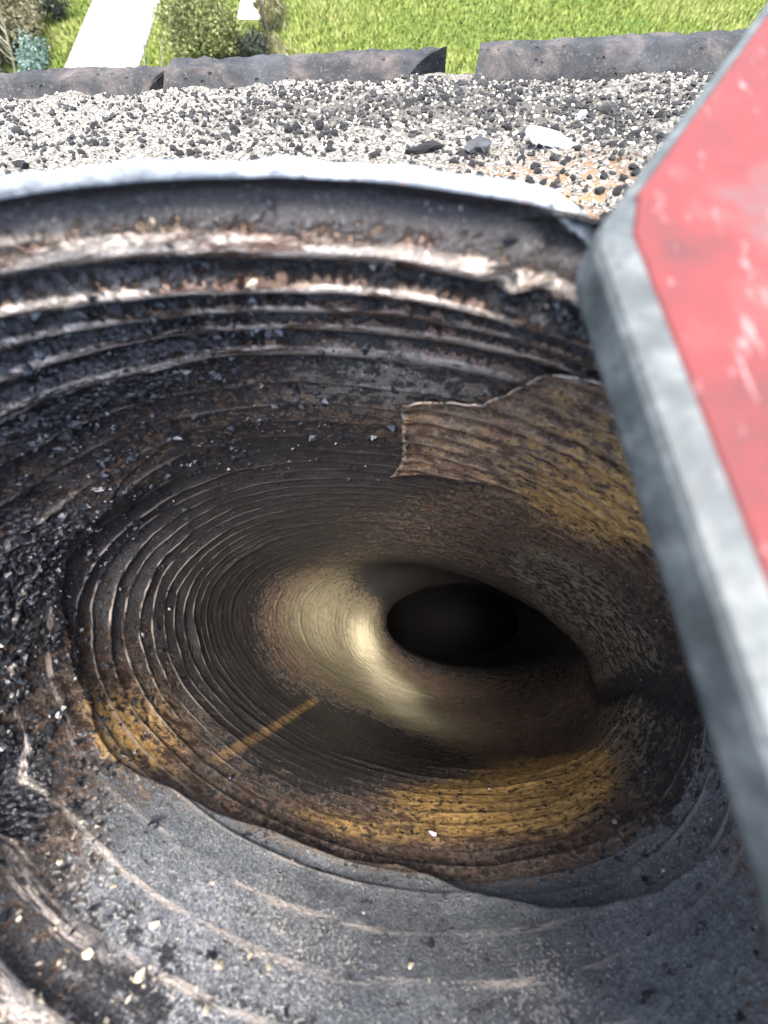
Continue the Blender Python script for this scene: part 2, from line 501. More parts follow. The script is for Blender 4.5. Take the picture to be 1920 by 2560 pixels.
M = {
    "liner": mat_liner(),
    "rim": mat_rim(),
    "mortar": mat_mortar(),
    "brick": mat_brick(),
    "red": mat_tool_red(),
    "grey": mat_tool_grey(),
    "cinder": mat_simple("black_cinder", (0.009, 0.009, 0.010), (0.040, 0.039, 0.038), 260, 0.75, 0, 0.0012, 0.35),
    "grit": mat_simple("pale_grit", (0.12, 0.108, 0.08), (0.50, 0.48, 0.42), 500, 0.85, 0, 0.0006),
    "slate": mat_simple("pale_flake", (0.50, 0.57, 0.62), (0.78, 0.82, 0.84), 160, 0.5, 0, 0.0012),
    "white": mat_simple("white_pebble", (0.66, 0.65, 0.62), (0.84, 0.83, 0.80), 300, 0.6, 0, 0.0004),
    "chip": mat_simple("glossy_soot", (0.008, 0.008, 0.010), (0.035, 0.038, 0.043), 500, 0.14, 0, 0.0003, 0.8),
    "scale": mat_simple("tan_scale", (0.28, 0.22, 0.13), (0.62, 0.56, 0.44), 400, 0.45, 0.2, 0.0005),
    "foil": mat_simple("bare_foil", (0.45, 0.42, 0.37), (0.75, 0.72, 0.66), 250, 0.30, 0.8, 0.0006),
    "stackbrick": None,
    "plug": mat_simple("painted_hole_dark", (0.003, 0.003, 0.003), (0.008, 0.008, 0.008), 200, 0.95, 0, 0, 0.05),  # near-black colour that paints the darkness of the hole
    "lawn": mat_grass_ground(),
    "blade": mat_leaf("grass_blade", (0.070, 0.115, 0.014), (0.170, 0.210, 0.036), (0.31, 0.32, 0.11)),
    "path": mat_simple("pale_concrete", (0.55, 0.54, 0.52), (0.72, 0.71, 0.69), 6, 0.85, 0, 0.004),
    "kerb": mat_simple("path_edging", (0.10, 0.10, 0.09), (0.26, 0.25, 0.22), 8, 0.9),
    "olive": mat_leaf("olive_leaf", (0.050, 0.052, 0.018), (0.140, 0.155, 0.045), (0.30, 0.31, 0.12)),
    "dark": mat_leaf("dark_leaf", (0.012, 0.016, 0.010), (0.032, 0.040, 0.024), (0.075, 0.085, 0.050)),
    "brown": mat_leaf("brown_twig_leaf", (0.045, 0.036, 0.022), (0.12, 0.105, 0.058), (0.24, 0.23, 0.12)),
    "blue": mat_leaf("blue_green_leaf", (0.05, 0.085, 0.065), (0.15, 0.23, 0.18), (0.34, 0.44, 0.38)),
    "straw": mat_leaf("straw", (0.12, 0.11, 0.04), (0.26, 0.24, 0.11), (0.42, 0.40, 0.22)),
    "bark": mat_simple("pale_bark", (0.20, 0.18, 0.11), (0.46, 0.44, 0.31), 30, 0.9),
    "wood": mat_simple("grey_wood", (0.07, 0.06, 0.05), (0.17, 0.15, 0.12), 20, 0.9),
}

def mat_stack():
    s = NT("stack_brickwork")
    bt = s.n("ShaderNodeTexBrick")
    s.put(bt.inputs["Vector"], s.mapping(s.coord(), (1, 1, 1)))
    bt.inputs["Scale"].default_value = 4.4
    bt.inputs["Color1"].default_value = (0.22, 0.10, 0.06, 1)
    bt.inputs["Color2"].default_value = (0.15, 0.075, 0.05, 1)
    bt.inputs["Mortar"].default_value = (0.30, 0.28, 0.25, 1)
    return s.out(bt.outputs[0], 0.9)
M["stackbrick"] = mat_stack()

# ------------------------------------------------------------------ setting: garden far below
def flat_sheet(name, x0, x1, y0, y1, z, mat, kind="structure", nx=1, ny=1):
    xs, ys = np.linspace(x0, x1, nx + 1), np.linspace(y0, y1, ny + 1)
    V = [(x, y, z) for y in ys for x in xs]
    Fq = [(j * (nx + 1) + i, j * (nx + 1) + i + 1, (j + 1) * (nx + 1) + i + 1, (j + 1) * (nx + 1) + i) for j in range(ny) for i in range(nx)]
    o = link(name, mesh_np(name, V, Fq, False), mat)
    tag(o, kind=kind)
    return o

flat_sheet("ground", -300, 300, -300, 300, 0.0, M["lawn"])
pth = flat_sheet("path", -9.87, -7.72, -30, 90, 0.012, M["path"])
flat_sheet("path", -4.90, -4.10, 19.3, 60, 0.012, M["path"])
for x0, x1 in ((-9.95, -9.87), (-7.72, -7.64)):          # dark edging of the path
    V = np.array([(x, y, z) for x in (x0, x1) for y in (-30, 90) for z in (-0.05, 0.035)], float)
    Fq = [(0, 1, 3, 2), (4, 6, 7, 5), (0, 4, 5, 1), (2, 3, 7, 6), (1, 5, 7, 3)]
    o = link("path_edging", mesh_np("path_edging", V, Fq, False), M["kerb"])
    tag(o, kind="structure")

def in_path(x, y):
    return ((x > -10.0) & (x < -7.6)) | ((x > -4.95) & (x < -4.05) & (y > 19.2))

def grass_patch():
    n = 95000
    x = RNG.uniform(-14.5, 19, n); y = RNG.uniform(15.0, 23.5, n)
    ok = ~in_path(x, y)
    x, y = x[ok], y[ok]
    n = len(x)
    patch = fbm(x * 0.55, y * 0.55, x * 0, 71, 3)
    h = RNG.uniform(0.05, 0.14, n) * (1.0 + 0.5 * patch)
    az = RNG.uniform(0, 2 * np.pi, n)
    lean = RNG.uniform(0.02, 0.10, n)
    w = RNG.uniform(0.012, 0.028, n)
    c, s = np.cos(az), np.sin(az)
    V = np.zeros((n, 3, 3))
    V[:, 0] = np.stack([x - s * w, y + c * w, np.zeros(n)], -1)
    V[:, 1] = np.stack([x + s * w, y - c * w, np.zeros(n)], -1)
    V[:, 2] = np.stack([x + c * lean, y + s * lean, h], -1)
    Ft = np.arange(n * 3).reshape(n, 3)
    me = mesh_np("grass", V.reshape(-1, 3), Ft, False)
    tone = np.clip(0.50 + 0.62 * patch + RNG.normal(0, 0.20, n), 0, 1)
    attr(me, "tone", np.repeat(tone, 3))
    o = link("grass", me, M["blade"])
    tag(o, "bright yellow green lawn grass far below the chimney", "grass", kind="stuff")
grass_patch()

def leaf_cloud(name, centre, rad, n, size, mat, parent, seed, clumps=26, upright=0.0, tone0=0.5, flat=0.25):
    g = np.random.default_rng(seed)
    centre, rad = np.asarray(centre), np.asarray(rad)
    d = g.normal(size=(clumps, 3)); d /= np.linalg.norm(d, axis=1)[:, None]
    cc = centre + d * rad * g.uniform(0.25, 0.95, (clumps, 1))
    cr = g.uniform(0.22, 0.46, clumps)
    ct = g.normal(0, 0.18, clumps)
    k = g.integers(0, clumps, n)
    off = g.normal(size=(n, 3)) * cr[k][:, None] * rad * 0.6
    p = cc[k] + off
    p[:, 2] = np.maximum(p[:, 2], 0.03)
    az = g.uniform(0, 2 * np.pi, n); el = g.uniform(-0.6, 1.2, n) + upright
    dirv = np.stack([np.cos(az) * np.cos(el), np.sin(az) * np.cos(el), np.sin(el)], -1)
    side = np.cross(dirv, g.normal(size=(n, 3))); side /= np.linalg.norm(side, axis=1)[:, None]
    L = size * g.uniform(0.5, 1.5, n)[:, None]; W = L * flat
    V = np.stack([p - dirv * L * .5, p + side * W, p + dirv * L * .5, p - side * W], 1).reshape(-1, 3)
    me = mesh_np(name, V, np.arange(n * 4).reshape(n, 4), False)
    tone = np.clip(tone0 + ct[k] + g.normal(0, 0.16, n), 0, 1)
    attr(me, "tone", np.repeat(tone, 4))
    return link(name, me, mat, parent)

def branches(name, root, stems, mat, parent):
    V, Q = [], []
    for pts, r0 in stems:
        v, q = tube_geo(pts, [r0 * (1 - 0.75 * i / (len(pts) - 1)) for i in range(len(pts))], 6)
        Q += [tuple(a + len(V) for a in f) for f in q]
        V += v
    return link(name, mesh_np(name, V, Q), mat, parent)

def bush(name, loc, rad, h, n, size, mat, label, cat, seed, group=None, upright=0.2, tone0=0.5, flat=0.22, clumps=26):
    t = empty(name, loc)
    tag(t, label, cat, group)
    g = random.Random(seed)
    stems = []
    for i in range(9):
        a = g.uniform(0, 6.28); rr = g.uniform(0.2, 0.8)
        pts = [(g.uniform(-.12, .12) * rad[0], g.uniform(-.12, .12) * rad[1], 0)]
        for k in range(1, 5):
            f = k / 4
            pts.append((math.cos(a) * rr * rad[0] * f + g.uniform(-.04, .04), math.sin(a) * rr * rad[1] * f + g.uniform(-.04, .04), h * 0.85 * f))
        stems.append((pts, 0.03))
    branches("trunk", None, stems, M["wood"], t)
    leaf_cloud("crown", (0, 0, h * 0.5), (rad[0], rad[1], h * 0.5), n, size, mat, t, seed, clumps, upright, tone0, flat)
    return t

bush("bush", (-5.35, 17.0, 0), (1.25, 1.1), 1.45, 19000, 0.085, M["olive"],
     "large olive green twiggy bush just beyond the middle brick, right of the white path", "bush", 5, clumps=40, tone0=0.55)
bush("bush", (-4.05, 17.0, 0), (0.48, 0.5), 0.55, 5000, 0.07, M["dark"],  # added dark clump in place of the olive bush's shaded side
     "dark grey green leaf clump standing in for the shaded side of the larger olive bush", "bush", 6, tone0=0.45)
bush("grass_clump", (-3.35, 17.2, 0), (0.36, 0.4), 0.45, 1800, 0.22, M["straw"],
     "pale straw coloured grass clump beside the dark clump right of the olive bush", "plant", 7, upright=0.9, flat=0.06)
bush("grass_clump", (-3.6, 18.9, 0), (0.45, 0.4), 0.7, 2600, 0.25, M["straw"],
     "tall straw coloured grass clump at the foot of the thin dark post", "plant", 8, upright=0.9, flat=0.06)
bush("shrub", (-11.75, 17.6, 0), (1.0, 2.0), 1.3, 15000, 0.10, M["brown"],
     "big brown leafless looking shrub in the upper left corner behind the bare sapling", "shrub", 9, tone0=0.45, clumps=36)
bush("shrub", (-10.75, 16.7, 0), (0.40, 0.8), 0.55, 5200, 0.075, M["blue"],
     "pale blue green shrub on the verge between brown shrub and white path", "shrub", 10, tone0=0.55)
bush("shrub", (-10.85, 19.3, 0), (0.45, 0.6), 0.75, 3600, 0.07, M["dark"],
     "small blackish shrub on the verge behind the pale blue green shrub", "shrub", 12, tone0=0.35)

def sapling(loc, h, label, seed, spread=0.5, cat="sapling", rad=0.03, lean=(0, 0), nb=5):
    g = random.Random(seed)
    t = empty("sapling", loc)
    tag(t, label, cat, "bare pale saplings")
    trunk = [(lean[0] * f + g.uniform(-.02, .02), lean[1] * f + g.uniform(-.02, .02), h * f) for f in (0, .25, .5, .75, 1)]
    branches("trunk", None, [(trunk, rad)], M["bark"], t)
    st = []
    for i in range(nb):
        f = 0.25 + 0.65 * i / max(1, nb - 1)
        b0 = Vector((lean[0] * f, lean[1] * f, h * f))
        a = g.uniform(0, 6.28)
        L = h * (1 - f * 0.5) * g.uniform(.4, .7)
        dr = Vector((math.cos(a) * spread, math.sin(a) * spread * 0.6, 0.9)).normalized()
        st.append(([tuple(b0 + dr * L * q + Vector((g.uniform(-.03, .03), 0, 0)) * q) for q in (0, .35, .7, 1)], rad * 0.55))
    branches("branch", None, st, M["bark"], t)
sapling((-11.25, 16.0, 0), 1.25, "bare pale forked sapling standing before the brown shrub in the corner", 3, 0.6, rad=0.035, lean=(0.75, 0), nb=9)
sapling((-7.35, 16.3, 0), 0.95, "thin bare sapling by the edge of the white path, left of the olive bush", 4, 0.4, rad=0.034, lean=(0.45, 0), nb=3)
sapling((-6.75, 15.75, 0), 0.95, "thin bare curved sapling leaning in front of the olive bush", 5, 0.4, rad=0.036, lean=(0.5, 0), nb=3)

post = tag(empty("post", (-3.70, 18.2, 0)), "thin dark leaning wooden post behind the straw coloured grass", "post")
v, q = tube_geo([(0, 0, -0.1), (-0.06, 0.02, 0.5), (-0.16, 0.02, 1.5)], [0.045, 0.042, 0.04], 8)
link("shaft", mesh_np("shaft", v, q), M["wood"], post)
v, q = tube_geo([(-0.16, 0.02, 1.5), (-0.162, 0.02, 1.51), (-0.163, 0.02, 1.52)], [0.034, 0.03, 0.002], 8)
link("cap", mesh_np("cap", v, q), M["wood"], post)

# ------------------------------------------------------------------ chimney stack with its mortar cap
ROT = 0.068                                    # the stack stands a little askew to the view
stack = empty("chimney_stack", (0, 0, CAMZ))
tag(stack, "chimney top with pale cinder strewn mortar cap and dark brick kerb", "chimney")
CR, SR = math.cos(ROT), math.sin(ROT)
def kx(u, w):                                  # along / across the kerb -> scene x, y
    return (u * CR - w * SR, u * SR + w * CR)

RCX, RCY, RA, RB, RROT = -0.020, -0.030, 0.140, 0.1075, -0.05
def rim_rho(x, y):
    dx, dy = x - RCX, y - RCY
    c, s = math.cos(RROT), math.sin(RROT)
    e = np.hypot((dx * c + dy * s) / RA, (-dx * s + dy * c) / RB)
    return (e - 1) * RB * (0.35 + 0.65 * np.hypot(dx, dy) / (e * RB + 1e-6) * 1.0)

def mortar_d(x, y):
    u = x * CR + y * SR; w = -x * SR + y * CR
    far = 0.295 * np.clip(w - 0.10, 0, 1)
    side = 0.30 * np.clip(np.abs(u + 0.02) - 0.19, 0, 1)
    back = 0.30 * np.clip(-w - 0.14, 0, 1)
    base = 0.0900 + np.maximum(np.maximum(far, np.minimum(side, 0.096)), back)
    base = base + 0.006 * fbm(x * 14, y * 14, x * 0, 41, 3)
    base = base + 0.0022 * fbm(x * 90, y * 90, x * 0, 43, 3)
    # a heap of mortar at the gap between the kerb bricks
    base = base - 0.004 * np.exp(-(((x - 0.030) / 0.025) ** 2 + ((y - 0.415) / 0.02) ** 2))
    return base

def mortar_soot_and_light(x, y):
    s = 0.38 + 0.45 * np.exp(-(((x - 0.08) / 0.11) ** 2 + ((y - 0.335) / 0.05) ** 2))
    s = s + 0.30 * np.exp(-(((x + 0.05) / 0.10) ** 2 + ((y - 0.33) / 0.035) ** 2))
    s = s + 0.18 * sstep(0.0, 0.15, x) - 0.10 * sstep(-0.05, -0.2, x)  # bright left and dimmer right painted into the mask
    return s

def build_mortar():
    nth, nr = 620, 210
    th = np.linspace(0, 2 * np.pi, nth, endpoint=False)
    # outer limit: the kerb rectangle, in the stack's own axes
    hx, y0, y1 = 0.49, -0.42, 0.428
    c, s = np.cos(th - ROT), np.sin(th - ROT)
    ox = RCX * CR + RCY * SR; oy = -RCX * SR + RCY * CR
    t = np.minimum(np.where(c > 0, (hx - ox) / np.where(np.abs(c) < 1e-6, 1e-6, c), (-hx - ox) / np.where(np.abs(c) < 1e-6, -1e-6, c)),
                   np.where(s > 0, (y1 - oy) / np.where(np.abs(s) < 1e-6, 1e-6, s), (y0 - oy) / np.where(np.abs(s) < 1e-6, -1e-6, s)))
    ct, st = np.cos(th - RROT), np.sin(th - RROT)
    tin = 1 / np.hypot(ct / RA, st / RB) + 0.0140
    f = np.linspace(0, 1, nr) ** 1.15
    rr = tin[None] + (t - tin)[None] * f[:, None]
    x = RCX + rr * np.cos(th)[None]; y = RCY + rr * np.sin(th)[None]
    d = mortar_d(x, y)
    V = np.stack([x, y, -d], -1).reshape(-1, 3)
    i, j = np.meshgrid(np.arange(nr - 1), np.arange(nth), indexing="ij")
    j2 = (j + 1) % nth
    Fq = np.stack([i * nth + j, (i + 1) * nth + j, (i + 1) * nth + j2, i * nth + j2], -1).reshape(-1, 4)
    me = mesh_np("mortar_cap", V, Fq)
    X, Y = V[:, 0], V[:, 1]
    attr(me, "soot", mortar_soot_and_light(X, Y))
    attr(me, "rust", np.exp(-(((X - 0.080) / 0.035) ** 2 + ((Y - 0.180) / 0.035) ** 2)))
    return link("mortar_cap", me, M["mortar"], stack)
mortar = build_mortar()

def stone_mesh(name, seed, sub=1, flat=0.75, mat=None):
    g = random.Random(seed)
    bm = bmesh.new()
    bmesh.ops.create_icosphere(bm, subdivisions=sub, radius=1.0)
    for v in bm.verts:
        v.co *= g.uniform(0.68, 1.18)
        v.co.z *= flat
        v.co.x *= 1.1
    me = bpy.data.meshes.new(name)
    bm.to_mesh(me); bm.free()
    if mat: me.materials.append(mat)
    return me

def scatter_stones():
    g = np.random.default_rng(5)
    n = 30000
    u = g.uniform(-0.47, 0.47, n); w = g.uniform(0.13, 0.412, n)
    x = u * CR - w * SR; y = u * SR + w * CR
    clump = 0.5 + 0.5 * fbm(x * 30, y * 30, x * 0, 47, 3)
    dens = (0.18 + 0.75 * mortar_soot_and_light(x, y)) * (0.10 + 1.6 * clump ** 1.4)
    ok = (g.uniform(0, 1, n) < dens) & (rim_rho(x, y) > 0.02)
    x, y = x[ok], y[ok]
    size = 0.0006 + 0.0036 * g.beta(1.0, 4.6, len(x))
    d = mortar_d(x, y)
    dist = np.sqrt(x * x + y * y + d * d)
    app = size / dist * (np.abs(x) < 0.37 * y / 0.35 + 0.02) * (~((x > 0.03) & (y < 0.05 + 1.4 * (x - 0.03)) )).astype(float)
    order = np.argsort(-app)
    meshes = [stone_mesh("stone", 100 + k, 1, 0.8, M["cinder"]) for k in range(14)]
    big = order[:300]
    for k, i in enumerate(big):
        o = link("stone", meshes[k % 14], None, mortar)
        s = float(size[i])
        o.location = (x[i], y[i], -d[i] + 0.25 * s)
        o.scale = (s * g.uniform(.8, 1.3), s * g.uniform(.7, 1.1), s * g.uniform(.7, 1.1))
        o.rotation_euler = (g.uniform(-.5, .5), g.uniform(-.5, .5), g.uniform(0, 6.28))
    # the rest in one piece, dark cinders and pale grit
    def many(name, idx, X, Y, S, mat, lift):
        Vs, Fs, off = [], [], 0
        protos = []
        for k in range(8):
            me = stone_mesh("tmp", 300 + k, 1, 0.8)
            vv = np.array([v.co[:] for v in me.vertices]); ff = np.array([p.vertices[:] for p in me.polygons])
            protos.append((vv, ff)); bpy.data.meshes.remove(me)
        idx = np.asarray(idx)
        Z = -mortar_d(X, Y)
        for k in range(8):
            ii = idx[k::8]
            vv, ff = protos[k]
            a = g.uniform(0, 6.28, len(ii)); ca, sa = np.cos(a)[:, None], np.sin(a)[:, None]
            sq = g.uniform(0.6, 1.1, (len(ii), 1))
            p = vv[None] * S[ii][:, None, None]
            q = np.stack([p[..., 0] * ca - p[..., 1] * sa * sq + X[ii][:, None], p[..., 0] * sa + p[..., 1] * ca * sq + Y[ii][:, None],
                          p[..., 2] + (Z[ii] + lift * S[ii])[:, None]], -1)
            Vs.append(q.reshape(-1, 3))
            Fs.append((ff[None] + (off + np.arange(len(ii)) * len(vv))[:, None, None]).reshape(-1, 3)); off += q.shape[0] * q.shape[1]
        me = mesh_np(name, np.concatenate(Vs), np.concatenate(Fs), False)
        o = link(name, me, mat, mortar); tag(o, kind="stuff")
    many("cinder_crumbs", order[300:12500], x, y, size, M["cinder"], 0.2)
    n2 = 6500
    u = g.uniform(-0.46, 0.46, n2 * 2); w = g.uniform(0.13, 0.415, n2 * 2)
    X = u * CR - w * SR; Y = u * SR + w * CR
    ok = (rim_rho(X, Y) > 0.006) & (Y > 0.03)
    X, Y = X[ok], Y[ok]
    S = g.uniform(0.0006, 0.0019, len(X))
    many("pale_grit", np.arange(min(n2, len(X))), X, Y, S, M["grit"], 0.1)
scatter_stones()

def kerb_brick(u0, u1, w0, w1, dtop, dbot, seed, end0=0.0, end1=0.0):
    """weathered brick of the kerb; u along, w across, shaped as a rounded bar with broken ends"""
    nu, sec = 110, []
    # cross-section, counter-clockwise from the inner foot
    W = w1 - w0; H = dbot - dtop
    prof = [(0, 0), (0.02, 0.40), (0.05, 0.74), (0.12, 0.82), (0.35, 0.93), (0.47, 0.985), (0.60, 1.0), (0.90, 0.985), (0.98, 0.95), (1.0, 0.6), (1.0, 0.0)]
    # denser
    P = []
    for a, b in zip(prof[:-1], prof[1:]):
        for k in range(3):
            P.append((a[0] + (b[0] - a[0]) * k / 3, a[1] + (b[1] - a[1]) * k / 3))
    P.append(prof[-1])
    m = len(P)
    us = np.linspace(0, 1, nu)
    V = np.zeros((nu, m, 3))
    for k, (pw, pz) in enumerate(P):
        V[:, k, 0] = u0 + end0 * (1 - pz) * 0 + us * (u1 - u0)
        V[:, k, 1] = w0 + pw * W
        V[:, k, 2] = -dbot + pz * H
    # slanted broken ends
    pw = np.array([p[0] for p in P])
    V[:, :, 0] += np.outer(1 - us, end0 * (pw - 0.5)) + np.outer(us, end1 * (pw - 0.5))
    X = V.reshape(-1, 3)
    nz = fbm(X[:, 0] * 40, X[:, 1] * 40, X[:, 2] * 40, seed, 3)
    nz2 = fbm(X[:, 0] * 160, X[:, 1] * 160, X[:, 2] * 160, seed + 3, 2)
    X[:, 2] += 0.0020 * nz + 0.0011 * nz2
    X[:, 2] += 0.0022 * np.minimum(0, fbm(X[:, 0] * 90, X[:, 1] * 90, X[:, 2] * 90, seed + 6, 2) + 0.25)
    X[:, 1] += 0.0016 * nz2
    x = X[:, 0] * CR - X[:, 1] * SR; y = X[:, 0] * SR + X[:, 1] * CR
    X = np.stack([x, y, X[:, 2]], -1)
    i, j = np.meshgrid(np.arange(nu - 1), np.arange(m - 1), indexing="ij")
    Fq = np.stack([i * m + j, (i + 1) * m + j, (i + 1) * m + j + 1, i * m + j + 1], -1).reshape(-1, 4)
    me = bpy.data.meshes.new("brick")
    faces = [tuple(f) for f in Fq] + [tuple(range(m))] + [tuple(range((nu - 1) * m + m - 1, (nu - 1) * m - 1, -1))]
    me.from_pydata([tuple(v) for v in X], [], faces)
    me.update()
    bm = bmesh.new(); bm.from_mesh(me); bmesh.ops.recalc_face_normals(bm, faces=bm.faces); bm.to_mesh(me); bm.free()
    for p in me.polygons: p.use_smooth = len(p.vertices) == 4
    return link("brick", me, M["brick"], stack)

#           u0      u1     w0     w1     top    bottom
kerb_brick(-0.520, -0.152, 0.408, 0.441, 0.1775, 0.225, 3, 0.0, 0.030)
kerb_brick(-0.143, 0.060, 0.409, 0.443, 0.1745, 0.225, 8, 0.012, 0.044)
kerb_brick(0.104, 0.345, 0.407, 0.446, 0.1725, 0.225, 14, 0.010, 0.0)
kerb_brick(0.352, 0.520, 0.407, 0.450, 0.1710, 0.225, 19, 0.0, 0.0)
# body of the stack below the cap
def stack_body():
    hx, y0, y1, zt, zb = 0.52, -0.45, 0.440, -0.222, -CAMZ - 0.2
    pts = [(-hx, y0), (hx, y0), (hx, y1), (-hx, y1)]
    V = []
    for z in (zb, zt):
        for u, w in pts:
            x, y = kx(u, w); V.append((x, y, z))
    Fq = [(0, 1, 5, 4), (1, 2, 6, 5), (2, 3, 7, 6), (3, 0, 4, 7)]
    return link("stack_wall", mesh_np("stack_wall", V, Fq, False), M["stackbrick"], stack)
stack_body()

# loose bits lying on the cap
def loose(name, x, y, s, rz, mat, seed, label, cat, rx=0.0, sub=2):
    me = stone_mesh(name, seed, sub, 1.0, mat)
    o = link(name, me)
    o.location = (x, y, CAMZ - float(mortar_d(np.array([x]), np.array([y]))[0]) + s[2] * 0.55)
    o.scale = s
    o.rotation_euler = (rx, 0, rz)
    tag(o, label, cat)
    return o
loose("pebble", 0.122, 0.300, (0.0027, 0.0023, 0.0030), 0.3, M["white"], 31, "small rounded white pebble among dark cinders above the pale flake", "pebble")
loose("pebble", 0.110, 0.298, (0.0018, 0.0015, 0.0014), 0.9, M["white"], 32, "tiny white pebble chip just left of the rounded white pebble", "pebble")
loose("cinder", 0.048, 0.232, (0.0062, 0.0050, 0.0045), 0.4, M["chip"], 33, "large glossy black cinder lump to the left of the pale flake", "cinder")
loose("cinder", 0.020, 0.229, (0.0095, 0.0022, 0.0026), 0.3, M["cinder"], 34, "long thin black cinder sliver near the white rim", "cinder")

def pale_flake():
    # a thin split flake, thick at the middle, sharp ragged edge
    g = random.Random(4)
    out = [(-0.022, 0.005), (-0.017, 0.0105), (-0.009, 0.0095), (-0.003, 0.0075), (0.004, 0.0062), (0.011, 0.0038), (0.019, -0.0005), (0.0235, -0.0055),
           (0.017, -0.0072), (0.009, -0.0068), (0.001, -0.0062), (-0.007, -0.0052), (-0.015, -0.0030), (-0.0215, 0.0002)]
    bm = bmesh.new()
    n = len(out)
    rings = []
    for sc, z in ((0.95, -0.0016), (1.0, 0.0), (0.93, 0.0014), (0.6, 0.0026), (0.28, 0.0031)):
        rings.append([bm.verts.new((x * sc + g.uniform(-.0005, .0005), y * sc + g.uniform(-.0005, .0005), z + g.uniform(-.0004, .0004))) for x, y in out])
    for a, b in zip(rings[:-1], rings[1:]):
        for i in range(n):
            bm.faces.new((a[i], a[(i + 1) % n], b[(i + 1) % n], b[i]))
    bm.faces.new(rings[-1]); bm.faces.new(rings[0][::-1])
    me = bpy.data.meshes.new("stone_flake"); bm.to_mesh(me); bm.free()
    o = link("stone_flake", me, M["slate"])
    x, y = 0.086, 0.240
    o.location = (x, y, CAMZ - float(mortar_d(np.array([x]), np.array([y]))[0]) + 0.0040)
    o.rotation_euler = (R(-4), R(3), R(-17))
    o.scale = (0.62, 0.62, 0.9)
    tag(o, "pointed pale blue white stone flake lying on the dark grit", "stone flake")
pale_flake()

# ------------------------------------------------------------------ the flue liner
liner = empty("flue_liner", (0, 0, CAMZ))
tag(liner, "squashed corrugated steel flue liner crusted with soot and orange scale", "flue liner")

